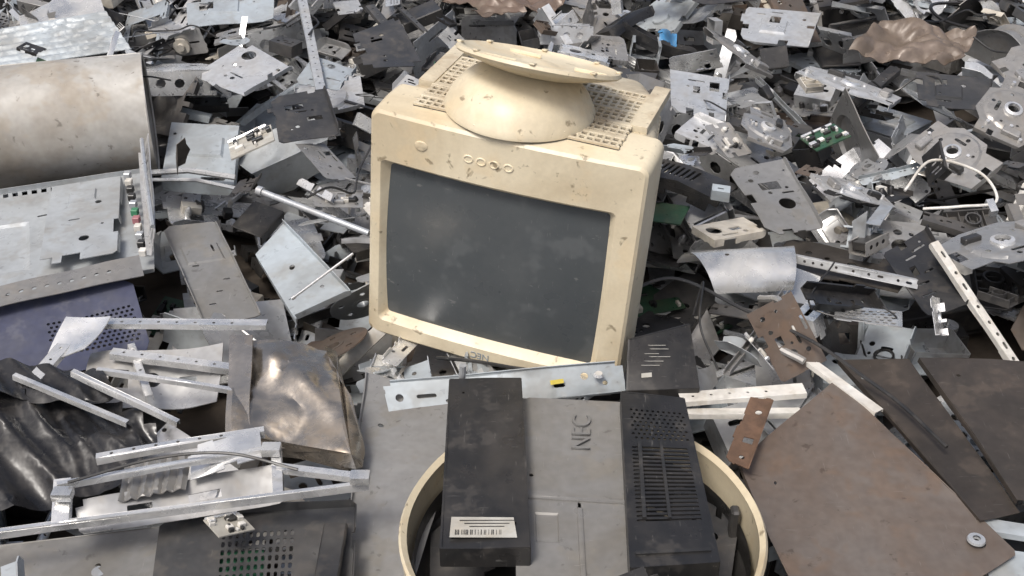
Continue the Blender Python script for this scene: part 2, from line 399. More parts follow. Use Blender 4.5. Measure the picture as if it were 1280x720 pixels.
for k in range(3): # motors
    w=U(.02,.035);p=[(box((0,0,0),(w*1.4,w,w*.7),.002,2),-1),(lathe([(0,w*.35),(w*.4,w*.35),(w*.4,w*.6),(.002,w*.6),(.002,w*.8),(0,w*.8)],18),1)]
    addT(p,.6,'plastic')
for k in range(5): # tiny clips
    w=U(.02,.04);h=U(.01,.02);addT([(make_sheet(outline(w,h,.4),[circ(0,0,.003,8)],[((w*.2,0),(0,-1),rad(90))],dent=.002,step=.01),-1)],.7,'metal')
NB=len(TM)
for k in range(3): # chassis frames with a large window
    w=U(.20,.27);h=U(.14,.18);b_=.028
    hs=[rect(w*.05,0,w-2*b_-w*.1,h-2*b_)]+[circ(-w/2+.016+i*.03,h/2-.016,.003,8) for i in range(int(w/.03)-1)]+[slot(-w/2+.016+i*.04,-h/2+.016,.016,.005) for i in range(int(w/.04)-1)]
    addT([(make_sheet(outline(w,h,.2),hs,[((0,h/2-.009),(1,0),rad(90)),((0,-h/2+.009),(-1,0),rad(90)),((w/2-.009,0),(0,-1),rad(90))],dent=.006,step=.022),-1),(xf(make_sheet(rect(0,0,.02,h*.95),[circ(0,0,.004,8)],step=.03),Matrix.Translation((U(-.03,.05),0,.002))),-1)],1,'metal')
for k in range(4): # printer chassis with rollers and gears
    w=U(.20,.28);h=U(.07,.10);p=[(make_sheet(outline(w,h,.5),rholes(w,h,12,.25),[((0,h/2-.012),(1,0),rad(90)),((0,-h/2+.008),(-1,0),rad(90))],dent=.003,step=.025),-1)]
    for s_ in(-1,1):
        p.append((xf(make_sheet(outline(h,.06,.5),rholes(h,.06,4,.3),dent=.002,step=.025),Matrix.Translation((s_*w*.46,0,.03))@Matrix.Rotation(rad(90),4,'Z')@Matrix.Rotation(rad(90),4,'X')),-1))
        p.append((xf(lathe([(0,0),(.018,0),(.018,.006),(.008,.006),(.008,.012),(0,.012)],22),Matrix.Translation((s_*w*.47,h*.1,.035))@Matrix.Rotation(rad(90),4,'Y')),R.choice([6,7])))
    p.append((tube([(-w*.46,h*.1,.035),(w*.46,h*.1,.035)],.006,10),R.choice([1,6])))
    p.append((tube([(-w*.46,-h*.25,.045),(w*.46,-h*.25,.045)],.003,8),1))
    p.append((box((U(-.2,.2)*w,-.01,.014),(.06,.035,.022),.002),R.choice([6,3,7])))
    addT(p,1.5,'metal')
for k in range(4): # big panels
    w=U(.18,.25);h=U(.11,.16)
    addT([(make_sheet(outline(w,h,.3),rholes(w*.9,h*.9,9,.2),[((0,h/2-.01),(1,0),rad(90)),((-w/2+.012,0),(0,1),rad(90)),((w*.2,0),(0,-1),rad(U(5,25)))],[(rect(-w*.1,0,w*.3,h*.35),.004)],dent=.006,step=.02),-1)],1.3,'metal')
for k in range(3): # big plastic housings
    w=U(.14,.2);h=U(.08,.12);f=.025
    hs=[slot(-w*.2+i*.009,0,.0045,h*.3) for i in range(8)]
    addT([(make_sheet(outline(w,h,.3),hs,[((0,h/2-f),(1,0),rad(80)),((0,-h/2+f),(-1,0),rad(80)),((w/2-f,0),(0,-1),rad(75))],th=.0025,dent=.002,step=.02,curl=U(.2,.5)),-1)],2.0,'plastic')
# ---------------------------------------------------------------- plan-view footprints of the big things
BIG=[]
def foot(C): BIG.append([(c_[0],c_[1]) for c_ in C])
def hill(x,y):
    return .05*noise.noise(Vector((x*1.9,y*1.9,3)))+.05*max(0,min(1,(y-.9)/1.0))
def inside(x,y,m):
    for P in BIG:
        if inpoly(x,y,P): return True
        if m:
            for k in range(8):
                if inpoly(x+m*math.cos(k*.785),y+m*math.sin(k*.785),P): return True
    return False
# ================================================================ HERO OBJECTS
# ---- CRT monitor (standing upside down, swivel foot on top)
mon=bpy.data.objects.new('crt_monitor',None);S.collection.objects.link(mon)
mon.matrix_world=Matrix.Translation((-.038,-.040,-.002))@Matrix.Rotation(rad(-19),4,'Z')@Matrix.Rotation(rad(4.5),4,'Y')
MW=mon.matrix_world.copy()
def rring(hw,z0,z1,r,y,n=6,x0=0,bow=0):
    P=[];cs=[(hw-r,z0+r,-90),(hw-r,z1-r,0),(-hw+r,z1-r,90),(-hw+r,z0+r,180)]
    for ci,(cx,cz,a0) in enumerate(cs):
        for k in range(n+1):
            a=rad(a0+90*k/n);P.append((x0+cx+r*math.cos(a),y,cz+r*math.sin(a)))
    Q=[];N=len(P)
    for i,p in enumerate(P):
        q=P[(i+1)%N];Q.append(p)
        if i%(n+1)==n:
            for s in range(1,8): t=s/8;Q.append(tuple(p[j]+(q[j]-p[j])*t for j in range(3)))
    if bow: Q=[(x,yy-bow*(1-((x-x0)/hw)**2),z) for x,yy,z in Q]
    return Q
def loft(Rs,cap0=False,cap1=False):
    V=[];F=[];n=len(Rs[0])
    for r_ in Rs:V+=r_
    for i in range(len(Rs)-1):
        for k in range(n):
            a=i*n+k;b=i*n+(k+1)%n;F.append((a,b,b+n,a+n))
    if cap0:F.append(tuple(range(n)))
    if cap1:F.append(tuple((len(Rs)-1)*n+k for k in range(n)))
    return V,F
hb=MB()
sx0=-.010;B_=.010;dz=-.003
rings=[rring(.158,.050+dz,.300+dz,.004,.028,6,sx0,B_),rring(.172,.041+dz,.312+dz,.006,.016,6,sx0,B_),rring(.181,.033+dz,.3205+dz,.008,.0025,6,sx0,B_),rring(.184,.0305+dz,.3235+dz,.009,0,6,sx0,B_),
 rring(.207,.005,.395,.012,0,6,0,B_),rring(.2115,.0005,.3995,.014,.004,6,0,B_),rring(.213,-.001,.401,.016,.012,6,0,B_*.8),rring(.214,-.001,.403,.016,.06),rring(.212,.0,.403,.016,.094),rring(.209,.003,.4015,.016,.0945)]
hb.add(loft(rings))
rear=[rring(.206,.008,.400,.016,.0945),rring(.198,.012,.399,.02,.099),rring(.187,.022,.398,.022,.16),rring(.172,.03,.396,.026,.25),rring(.150,.05,.380,.03,.31),rring(.125,.07,.36,.03,.38),rring(.115,.08,.345,.025,.40)]
hb.add(loft(rear,False,True),1)
for sgn in (1,-1):
    for q in range(9):
        y=.118+q*.014;hw=.194-(y-.099)*.16
        hb.add(box((sgn*(hw+.001),y,.29),(.007,.006,.17),.0015),1)
    hb.add(box((sgn*.168,.185,.402),(.026,.155,.016),.004,2),1)
ob=hb.done('housing',[BEIGE,GRIME],mon,30);ob.matrix_world=MW
vb=MB();vb.add(box((0,.13,.4025),(.315,.195,.002)),1)
for q in range(27): vb.add(box((-.1535+q*.0118,.13,.405),(.0044,.195,.0045),.0006))
for q in range(15): vb.add(box((0,.035+q*.0136,.4052),(.316,.0046,.0045),.0006))
for q in range(4): vb.add(box((0,.066+q*.045,.4056),(.317,.009,.0045),.0008))
ob=vb.done('vent_grille',[GRIME,BLACK],mon);ob.matrix_world=MW
V=[];F=[];nx,nz_=28,20
for i in range(nx+1):
    for j in range(nz_+1):
        x=(i/nx-.5)*2;z=(j/nz_-.5)*2
        V.append((sx0+x*.181,.017-.016*(1-.6*x*x-.4*z*z),.1765+dz+z*.145))
for i in range(nx):
    for j in range(nz_): a=i*(nz_+1)+j;F.append((a,a+nz_+1,a+nz_+2,a+1))
sb=MB();sb.add((V,F));ob=sb.done('screen',[GLASS],mon);ob.matrix_world=MW
bb=MB()
def fy(x): return -B_*(1-(x/.206)**2)
for x in (-.052,-.032,-.012,.010):
    V,F=lathe([(.0082,-.001),(.0082,.0006),(.0072,.0014),(.006,.0014),(.0052,.0001),(0,.0001)],20)
    bb.add(([(v[0]+x,-v[2]+fy(x),v[1]*.8+.358) for v in V],F),2)
V,F=lathe([(.0105,-.002),(.0105,.001),(.009,.0020),(.0,.0024)],24);bb.add(([(v[0]-.127,-v[2]+fy(-.127),v[1]*.75+.360) for v in V],F),2)
ob=bb.done('buttons',[GRIME,BLACK,BEIGE],mon);ob.matrix_world=MW
def text(name,s,size,ext,mat,M,parent=None):
    cu=bpy.data.curves.new(name,'FONT');cu.body=s;cu.size=size;cu.extrude=ext;cu.align_x='CENTER';cu.align_y='CENTER'
    o=bpy.data.objects.new(name,cu);S.collection.objects.link(o);dg=bpy.context.evaluated_depsgraph_get()
    me=bpy.data.meshes.new_from_object(o.evaluated_get(dg));bpy.data.objects.remove(o)
    me.materials.clear();me.materials.append(mat);o=bpy.data.objects.new(name,me);S.collection.objects.link(o)
    if parent:o.parent=parent
    o.matrix_world=M;return o
text('badge_lettering','NEC',.016,.0006,BLUEG,MW@Matrix.Translation((-.012,-B_-.0003,.015))@Matrix.Rotation(rad(90),4,'X')@Matrix.Rotation(rad(180),4,'Z'),mon)
fb=MB()
D=Matrix.Translation((-.012,.095,.4045))
fb.add(lathe([(.113,0),(.113,.004),(.109,.012),(.103,.024),(.094,.036),(.082,.046),(.066,.054),(.05,.058),(0,.060)],56),0,D)
for q in range(10):
    a=q*.63;fb.add(box((.104*math.cos(a),.104*math.sin(a),.008),(.010,.012,.005),.001),0,D)
P=Matrix.Translation((.006,.105,.462))@Matrix.Rotation(rad(-18),4,'X')@Matrix.Rotation(rad(1),4,'Y')
fb.add(lathe([(0,-.006),(.055,-.004),(.078,.001),(.105,.008),(.121,.013),(.124,.016),(.122,.021),(.117,.022),(.112,.018),(.09,.014),(.06,.012),(.04,.009),(0,.008)],64),0,P)
for q in range(8):
    a=q*.785+.2;fb.add(box((.1185*math.cos(a),.1185*math.sin(a),.0225),(.008,.014,.003),.001),0,P)
for q in range(3):
    a=q*2.1;fb.add(box((.08*math.cos(a),.08*math.sin(a),.016),(.05,.003,.006),.001),0,P)
ob=fb.done('swivel_base',[BEIGE],mon,30);ob.matrix_world=MW
foot([(-.28,-.01),(.18,-.15),(.32,.02),(.22,.30),(-.05,.38)])
foot([(-.21,-.20),(.20,-.20),(.20,-.08),(-.23,.0)])
t=MB()
for q in range(30):
    x=U(-.22,.16);y=U(-.15,-.05)-x*.15;w=U(.04,.09);h=U(.03,.06)
    t.add(make_sheet(outline(w,h,.5),rholes(w,h,3),[((0,h/2-.008),(1,0),rad(80))],dent=.006,step=.015),R.choice([0,1,1,2,3]),Matrix.Translation((x,y,U(-.03,.010)))@Matrix.Rotation(U(0,6),4,'Z')@Matrix.Rotation(U(-.5,.5),4,'X')@Matrix.Rotation(U(-.4,.4),4,'Y'),R.random())
t.add(tube(spline([(-.12,-.06,.02),(-.06,-.09,.035),(.0,-.10,.03),(.08,-.12,.03)]),.003,8),2)
t.done('crushed_brackets',[STEEL,BLUEG,BLACK,BRIGHT])

# ---- metal drum, upper left
d=MB();ax=Vector((-.54,-.14,.0)).normalized();L_=1.2;r=.121;V=[];F=[];n=64;m=40
o0=Vector((-.735,.66,.118))
sd_=Vector((0,0,1));td=ax.cross(sd_)
for i in range(m+1):
    for k in range(n):
        a=2*math.pi*k/n;rr=r*(1+.022*noise.noise(Vector((i*.25,math.cos(a)*1.6,math.sin(a)*1.6)))+.008*noise.noise(Vector((i*.8,math.cos(a)*5,math.sin(a)*5))))
        if i==0: rr*=1.012
        if i in (14,15): rr*=1.015
        V.append(tuple(o0+ax*(L_*i/m)+(sd_*math.sin(a)+td*math.cos(a))*rr))
for i in range(m):
    for k in range(n): a=i*n+k;b=i*n+(k+1)%n;F.append((a,b,b+n,a+n))
d.add(solidify(V,tris(F),.003))
V=[tuple(o0+ax*.03+(sd_*math.sin(2*math.pi*k/n)+td*math.cos(2*math.pi*k/n))*r*.97) for k in range(n)];d.add((V,[tuple(range(n))]),1)
d.add(tube([tuple(o0+ax*.002+(sd_*math.sin(2*math.pi*k/n)+td*math.cos(2*math.pi*k/n))*r*1.0) for k in range(n+1)],.003,6),0)
sm=[tuple(o0+ax*(L_*i/20)+(sd_*math.sin(-1.95)+td*math.cos(-1.95))*-r*1.006) for i in range(21)];d.add(tube(sm,.002,6),0)
d.done('metal_drum',[DRUM,DARK]);foot([(-.71,.54),(-.72,.80),(-2.0,.5),(-1.95,.2)])

# ---- computer case tray
C=[(-1.14,.38,.05),(-.70,.50,.075),(-.61,.14,.05),(-.99,.02,.04)];w,h=qsize(C);t=MB()
hs=[rect(-w/2+.03+i*.016,h/2-.022,.009,.014) for i in range(15)]+[circ(w*.1,-h*.1,.006,10),circ(-w*.2,h*.1,.006,10),circ(w*.2,-h*.35,.004,8),slot(w*.05,h*.2,.02,.005),slot(-w*.3,-h*.3,.02,.005)]
t.add(patch(C,rect(0,0,w,h),hs,[((0,h/2-.010),(1,0),rad(90)),((-w/2+.012,0),(0,1),rad(90)),((0,-h/2+.008),(-1,0),rad(80))],[(rect(-w*.18,-.02,w*.35,h*.45),-.004)],dent=.005,step=.02),0,None,.95)
C2=[(-.86,.40,.085),(-.73,.44,.09),(-.665,.17,.08),(-.80,.13,.075)];w,h=qsize(C2)
t.add(patch(C2,outline(w,h,.3),[circ(.02,.05,.006,14),slot(-.02,0,.02,.004),circ(0,-.07,.009,18),circ(.03,-.03,.003,8)],[((w/2-.012,0),(0,-1),rad(-80))],[(rect(-.01,.08,.05,.04),.004)],dent=.002),0,None,.95)
C3=[(-.715,.50,.10),(-.695,.50,.15),(-.60,.15,.13),(-.615,.15,.075)];w,h=qsize(C3)
hs=[rect(0,-h/2+.03+i*.032,w*.5,.02) for i in range(10)]
t.add(patch(C3,rect(0,0,w,h),hs,[((-w/2+.008,0),(0,1),rad(90))],dent=.004),1,None,.7)
for i in range(11):
    s_=i/11;p=Vector((-.722+.1*s_,.42-.28*s_,.10-.02*s_));t.add(box(p,(.012,.013,.012),.001),[1,4,5,5,1,3,2,4,1,5,4][i])
t.add(tube([(-.70,.47,.15),(-.655,.32,.155),(-.605,.16,.135)],.004,6),1)
t.done('computer_case_tray',[BLUEG,STEEL,RED,GRN,WHITE,BLACK]);foot(C)
# ---- navy front panel, perforated
C=[(-.95,-.01,.06),(-.64,.11,.075),(-.57,-.05,.02),(-.90,-.17,.0)];w,h=qsize(C);t=MB()
hs=[circ(w*.08+i*.0085+(j%2)*.004,-h*.28+j*.0085,.0029,6) for i in range(16) for j in range(9)]
t.add(patch(C,outline(w,h,0),hs,[((0,h/2-.012),(1,0),rad(60))],step=.02,dent=.004,th=.002),0)
t.add(tube([(-.95,.0,.068),(-.80,.06,.078),(-.64,.12,.085)],.005,6),1)
t.add(patch([(-.90,.02,.085),(-.63,.135,.095),(-.61,.085,.085),(-.90,-.035,.075)],None,[circ(-.1+i*.02,0,.004,8) for i in range(11)],dent=.006),1,None,.9)
t.done('case_front_panel',[PURP,STEEL]);foot(C)
# ---- slotted dark plate
C=[(-.63,.26,.075),(-.52,.27,.085),(-.40,.02,.05),(-.50,-.01,.04)];w,h=qsize(C)
t=MB();t.add(patch(C,outline(w,h,.2),[slot(0,-.06,.012,.004),slot(-.02,.02,.012,.004),slot(.02,-.03,.012,.004),slot(-.02,-.09,.012,.004),slot(.02,.06,.004,.02)],[((-w/2+.008,0),(0,1),rad(90)),((w/2-.008,0),(0,-1),rad(90))],[(rect(0,.05,w*.6,.05),.003)],dent=.003,th=.002),0,None,.0)
t.done('slotted_steel_plate',[DIRTYG]);foot(C)
# ---- blue-grey box cover
C=[(-.455,.20,.05),(-.405,.29,.075),(-.25,.08,.05),(-.36,.01,.03)];w,h=qsize(C)
t=MB();t.add(patch(C,outline(w,h,.2),[circ(.0,.02,.006,20),circ(.02,-.06,.004,8),slot(-.03,-.05,.02,.004)],[((-w/2+.012,0),(0,1),rad(-90)),((w/2-.012,0),(0,-1),rad(90)),((0,-h/2+.012),(-1,0),rad(90))],dent=.003),0,None,.5)
t.done('blue_grey_cover',[BLUEG]);foot(C)
# ---- drive housing
C=[(-.72,.68,.09),(-.54,.66,.09),(-.515,.44,.05),(-.70,.47,.05)];w,h=qsize(C)
t=MB();t.add(patch(C,outline(w,h,.2),[slot(.03,-.07,.05,.01),circ(-.06,.07,.004,8),circ(.07,.07,.004,8)],[((-w/2+.02,0),(0,1),rad(-90)),((w/2-.02,0),(0,-1),rad(-90)),((0,-h/2+.025),(-1,0),rad(-85))],[(rect(.0,.03,w*.5,h*.3),.005)],dent=.004),0,None,.6)
t.add(tube([(-.70,.48,.075),(-.62,.47,.085),(-.53,.46,.075)],.006,8),1,None,.9)
t.add(tube([(-.69,.45,.075),(-.60,.44,.08),(-.52,.44,.06)],.004,8),1,None,.9)
t.done('drive_housing',[BLUEG,BRIGHT]);foot(C)
# ---- rods, rails
t=MB();t.add(tube([(-.46,.33,.115),(-.25,.225,.085)],.006,12));t.add(tube([(-.46,.33,.115),(-.45,.325,.114)],.009,12));t.done('steel_rod',[STEEL]);foot([(-.47,.34),(-.25,.245),(-.25,.205),(-.47,.31)])
def bar(t,p,q,w_=.02,f=.007,m=0,hole=True,dent=.003,r_=.7,up=(0,0,1)):
    p=Vector(p);q=Vector(q);L=(q-p).length
    hs=[circ(-L/2+.02+i*.028,0,.0025,8) for i in range(int((L-.03)/.028))] if hole and w_-2*f>.007 else []
    VF=make_sheet(rect(0,0,L,w_),hs,[((0,w_/2-f),(1,0),rad(-85)),((0,-w_/2+f),(-1,0),rad(-85))],dent=dent,dsc=9,step=.014)
    t.add(VF,m,frame((p+q)/2,q-p,up),r_)
t=MB();bar(t,(-.50,1.20,.18),(-.40,.76,.12),.036,.008,r_=.1);t.done('steel_rail',[STEEL]);foot([(-.52,1.2),(-.48,1.2),(-.38,.76),(-.42,.76)])
t=MB();bar(t,(-.34,1.20,.16),(-.24,1.02,.12),.04,.01,r_=.5);bar(t,(-.30,1.26,.16),(-.20,1.08,.14),.02,.005,r_=.5);t.add(patch([(-.36,1.05,.14),(-.27,1.13,.15),(-.20,.92,.12),(-.32,.90,.12)],outline(.13,.2,.3),rholes(.1,.16,5),dent=.005),0,None,.3);t.done('dark_channel',[DARK]);foot([(-.36,1.2),(-.2,1.2),(-.19,.9),(-.34,.9)])
t=MB();t.add(patch([(-.50,.72,.13),(-.38,.76,.13),(-.33,.60,.10),(-.46,.56,.10)],outline(.13,.17,.4),rholes(.1,.13,6),[((.05,0),(0,-1),rad(80))],dent=.006),0,None,.3);t.done('dark_steel_bracket',[DARK]);foot([(-.50,.72),(-.38,.76),(-.33,.60),(-.46,.56)])
def bigpanel(C,m,r_,nm,n=8,em=True):
    w,h=qsize(C);t=MB();t.add(patch(C,outline(w,h,.35),rholes(w*.85,h*.85,n,.18),[((0,h/2-.01),(1,0),rad(-85)),((w/2-.01,0),(0,-1),rad(85))],[(rect(-w*.1,-h*.05,w*.35,h*.35),.004)] if em and n<5 else [],dent=.006,step=.018),0,None,r_);t.done(nm,[m]);foot(C)
bigpanel([(-.60,1.02,.14),(-.47,.90,.12),(-.56,.78,.10),(-.70,.88,.11)],STEEL,.15,'steel_panel')
bigpanel([(-.44,.96,.13),(-.33,.90,.12),(-.36,.80,.11),(-.47,.84,.11)],BLUEG,.2,'steel_panel')
bigpanel([(-.80,1.30,.16),(-.58,1.34,.17),(-.56,1.18,.13),(-.76,1.12,.13)],BLUEG,.4,'steel_panel',4)
bigpanel([(.34,.86,.14),(.47,.80,.14),(.44,.64,.11),(.33,.70,.11)],STEEL,.5,'steel_panel',5)
bigpanel([(.56,1.20,.16),(.74,1.15,.16),(.68,1.00,.13),(.52,1.04,.13)],STEEL,.1,'steel_panel',4)
bigpanel([(.62,.14,.10),(.72,.22,.11),(.74,.02,.07),(.66,-.02,.07)],DARK,.1,'steel_panel')
bigpanel([(.40,.42,.12),(.52,.46,.12),(.56,.26,.08),(.45,.22,.08)],DIRTYG,.6,'steel_panel')
bigpanel([(.86,.82,.15),(1.02,.78,.15),(.98,.66,.12),(.84,.70,.12)],DARK,.4,'steel_panel',4)
bigpanel([(.40,1.30,.18),(.58,1.34,.19),(.60,1.24,.16),(.44,1.20,.16)],DARK,.2,'steel_panel',3)
# ---- crumpled reflective cover
C=[(-.415,-.145,.12),(-.248,-.145,.105),(-.200,-.375,.05),(-.384,-.335,.06)];w,h=qsize(C)
def cr(x,y):
    p=Vector((x*7,y*7,1.3));return .022*noise.noise(p)+.016*abs(noise.noise(p*2.3))+.012*math.sin(x*30+y*18)-.03*max(0,abs(y)/h-.3)
t=MB();t.add(patch(C,outline(w,h,.1),[],[((0,-h/2+.02),(-1,0),rad(-70)),((w/2-.015,0),(0,-1),rad(-80))],bump=cr,step=.008),0,None,.4)
t.add(patch([(-.42,-.14,.118),(-.384,-.15,.125),(-.36,-.34,.07),(-.395,-.335,.06)],None,[],dent=.008,step=.01),0,None,.9)
t.done('crumpled_cover',[FOIL]);foot(C)
# ---- frame of bars, left
t=MB()
bar(t,(-.67,-.09,.11),(-.372,-.095,.11),.03);bar(t,(-.711,-.228,.11),(-.533,-.304,.085),.022,.008,hole=False)
bar(t,(-.625,-.232,.12),(-.463,-.302,.085),.024,.009,hole=False);bar(t,(-.60,-.205,.105),(-.40,-.235,.09),.02)
bar(t,(-.66,-.10,.105),(-.69,-.22,.095),.035);bar(t,(-.60,-.14,.09),(-.40,-.17,.08),.035,.01);bar(t,(-.58,-.11,.08),(-.52,-.24,.08),.03,.01)
t.add(patch([(-.64,-.12,.07),(-.44,-.12,.09),(-.43,-.21,.05),(-.63,-.22,.04)],None,[circ(0,0,.012,14),rect(-.05,.0,.03,.03),slot(.05,0,.03,.01)],dent=.02,step=.01),1,None,.25)
t.add(patch([(-.68,-.09,.115),(-.61,-.10,.125),(-.63,-.16,.105),(-.69,-.17,.09)],None,[],dent=.02,step=.01),0,None,.6)
t.done('bent_metal_frame',[BRIGHT,STEEL]);foot([(-.70,-.09),(-.37,-.09),(-.40,-.25),(-.55,-.31),(-.72,-.24)])
# ---- black bag
C=[(-.88,-.20,.08),(-.525,-.245,.07),(-.50,-.37,.035),(-.80,-.46,.01)]
def bag(x,y):
    p=Vector((x*6,y*6,7));q=Vector((x*14+y*6,y*5,2))
    return .03*noise.noise(p)+.030*(.5-abs(noise.noise(q)))+.012*(.5-abs(noise.noise(q*2.3)))
t=MB();t.add(patch(C,outline(*qsize(C),.3),bump=bag,step=.0065,th=.001),0,None,.2)
t.add(patch([(-.80,-.17,.07),(-.60,-.20,.10),(-.56,-.26,.085),(-.78,-.26,.08)],outline(.22,.08,.3),bump=bag,step=.0065,th=.001),0,None,.2)
t.done('black_plastic_bag',[BAG],ang=60);foot(C)
# ---- LCD panel frame
t=MB()
bar(t,(-.68,-.549,.10),(-.181,-.471,.12),.026,.010,dent=.004);bar(t,(-.565,-.488,.13),(-.308,-.404,.125),.022,.008,dent=.006)
bar(t,(-.565,-.47,.125),(-.552,-.535,.105),.04,.01,hole=False);bar(t,(-.308,-.40,.125),(-.292,-.49,.11),.03,.009,hole=False)
bar(t,(-.54,-.415,.115),(-.33,-.365,.12),.03,.01);bar(t,(-.30,-.44,.12),(-.20,-.46,.12),.026,.008,hole=False)
def rib(x,y): return .0030*math.sin(x*420)+.015*noise.noise(Vector((x*9,y*9,4)))
t.add(patch([(-.50,-.425,.108),(-.42,-.405,.108),(-.415,-.465,.108),(-.495,-.485,.10)],None,[],bump=rib,step=.004),1,None,.9)
t.add(patch([(-.545,-.485,.10),(-.31,-.41,.10),(-.30,-.46,.075),(-.53,-.525,.075)],outline(.25,.05,.4),[rect(-.05,0,.03,.01),rect(.03,.0,.04,.01)],dent=.012,step=.01),1,None,.4)
t.add(patch([(-.42,-.40,.115),(-.33,-.37,.12),(-.32,-.42,.11),(-.41,-.45,.11)],outline(.09,.05,.4),[],dent=.02,step=.01),0,None,.2)
for p in ((-.555,-.50,.125),(-.31,-.42,.13),(-.19,-.475,.13)): t.add(box(p,(.025,.018,.012),.003,2),0,None,.9)
t.add(tube(spline([(-.55,-.49,.135),(-.45,-.45,.14),(-.36,-.44,.14),(-.27,-.46,.13)]),.002,6),2)
t.done('lcd_panel_frame',[BRIGHT,STEEL,BLACK]);foot([(-.57,-.44),(-.30,-.38),(-.18,-.45),(-.18,-.49),(-.70,-.57),(-.68,-.52)])
# ---- bottom-left panels + circuit board
C=[(-.76,-.49,.02),(-.40,-.443,.035),(-.375,-.63,.02),(-.74,-.66,0)];t=MB();w,h=qsize(C)
t.add(patch(C,outline(w,h,0),[circ(.05,.03,.004,8)],[((0,h/2-.008),(1,0),rad(-80))],dent=.004),0,None,.4);t.add(lathe([(0,.004),(.009,.004),(.011,0)],16),1,Matrix.Translation((-.52,-.53,.02)))
t.done('grey_side_panel',[DIRTYG,STEEL]);foot(C)
C=[(-.455,-.455,.055),(-.196,-.425,.05),(-.182,-.64,.03),(-.43,-.66,.03)];w,h=qsize(C)
hs=[slot(-.045+i*.0085,-.035+j*.013,.0045,.009) for i in range(11) for j in range(8)]
t=MB();t.add(patch(C,outline(w,h,.1),hs,[((0,h/2-.012),(1,0),rad(70)),((w/2-.01,0),(0,-1),rad(80))],dent=.003,step=.02),0,None,.4)
t.add(patch([(-.37,-.51,.036),(-.315,-.505,.036),(-.30,-.60,.020),(-.36,-.60,.020)]),1,None,.3)
t.add(box((-.225,-.54,.055),(.03,.12,.012),.002),0,None,.1)
t.done('perforated_panel',[DARK,GRN]);foot(C)
def board(x,y,z,s,rz,ry,base,nm='circuit_board'):
    t=MB();M=Matrix.Translation((x,y,z))@Matrix.Rotation(rad(rz),4,'Z')@Matrix.Rotation(rad(ry),4,'Y')@Matrix.Scale(s,4)
    t.add(box((0,0,0),(.05,.04,.0018)),0,M,.5)
    for q in range(22): t.add(box((U(-.022,.022),U(-.017,.017),.003),(U(.002,.010),U(.002,.007),U(.002,.006)),.0003),R.choice([1,1,2,3]),M)
    t.add(tube([(-.024,.018,.003),(.02,.018,.003)],.002,6),3,M);t.done(nm,[base,BLACK,WHITE,BRIGHT])
board(-.352,-.512,.085,1,40,18,LABEL)
board(.60,.50,.14,1.5,20,-15,PCB);board(-.50,.50,.13,1.8,15,-20,LABEL)
# ---- sheet left of ring
C=[(-.235,-.115,.035),(-.06,-.185,.03),(-.148,-.66,.0),(-.215,-.66,.0)];w,h=qsize(C)
t=MB();t.add(patch(C,rect(0,0,w,h),[circ(-.03,.15,.004,8)],[((-w/2+.008,0),(0,1),rad(90))],dent=.005),0,None,1);t.done('light_steel_sheet',[DIRTYG]);foot(C)
# ---- galvanised strip bracket with label
t=MB();C=[(-.195,-.165,.055),(.166,-.127,.065),(.172,-.155,.02),(-.178,-.220,.02)];w,h=qsize(C)
hs=[circ(-w/2+.02,0,.006,12),slot(-.12,0,.03,.006),circ(-.06,.008,.003,8),slot(.08,-.005,.018,.006),circ(.12,.006,.006,12),circ(.15,-.008,.004,10),circ(-.09,-.01,.003,8)]
t.add(patch(C,outline(w,h,.3),hs,[((0,h/2-.006),(1,0),rad(70)),((0,-h/2+.006),(-1,0),rad(-70))],dent=.004),0,None,.45)
t.add(patch([(.057,-.162,.0505),(.077,-.159,.0515),(.078,-.162,.046),(.058,-.166,.045)],th=.0008),1)
t.add(lathe([(0,.004),(.006,.004),(.008,0)],14),2,Matrix.Translation((.13,-.155,.055)))
t.done('galvanised_bracket',[BLUEG,YELLOW,BRIGHT]);foot(C)
# ---- cream ring
t=MB();prof=[(.219,.078),(.226,.084),(.229,.079),(.227,.066),(.222,.0),(.19,-.035),(.186,-.03),(.217,.0),(.220,.066)]
V,F=lathe(prof,96,True);V=[(x*(1+.012*noise.noise(Vector((x*5,y*5,1)))),y*(1+.012*noise.noise(Vector((x*5,y*5,4)))),z+.006*noise.noise(Vector((x*6,y*6,8)))) for x,y,z in V]
t.add((V,F),0,Matrix.Translation((.088,-.506,0)),.3)
V,F=lathe([(0,-.035),(.19,-.035)],48);t.add((V,F),1,Matrix.Translation((.088,-.506,0)))
V,F=lathe([(.212,.040),(.212,.0),(.188,-.028)],96);t.add((V,F),1,Matrix.Translation((.088,-.506,0)))
for a in (.25,2.4,3.6): t.add(box((.088+.208*math.cos(a),-.506+.208*math.sin(a),.035),(.012,.018,.05),.003),2,None,.3)
t.add(patch([(.23,-.38,.02),(.29,-.44,.02),(.25,-.60,.0),(.20,-.55,-.01)],outline(.1,.2,.5),rholes(.08,.15,6),dent=.004),2,None,.4)
t.add(patch([(-.10,-.42,.0),(-.05,-.36,.0),(-.02,-.60,-.01),(-.09,-.60,-.02)],outline(.1,.2,.5),rholes(.08,.15,6),dent=.004),2,None,.3)
t.done('plastic_ring',[BEIGE,BLACK,DARK,STEEL])
BIG.append(circ(.088,-.506,.23,24))
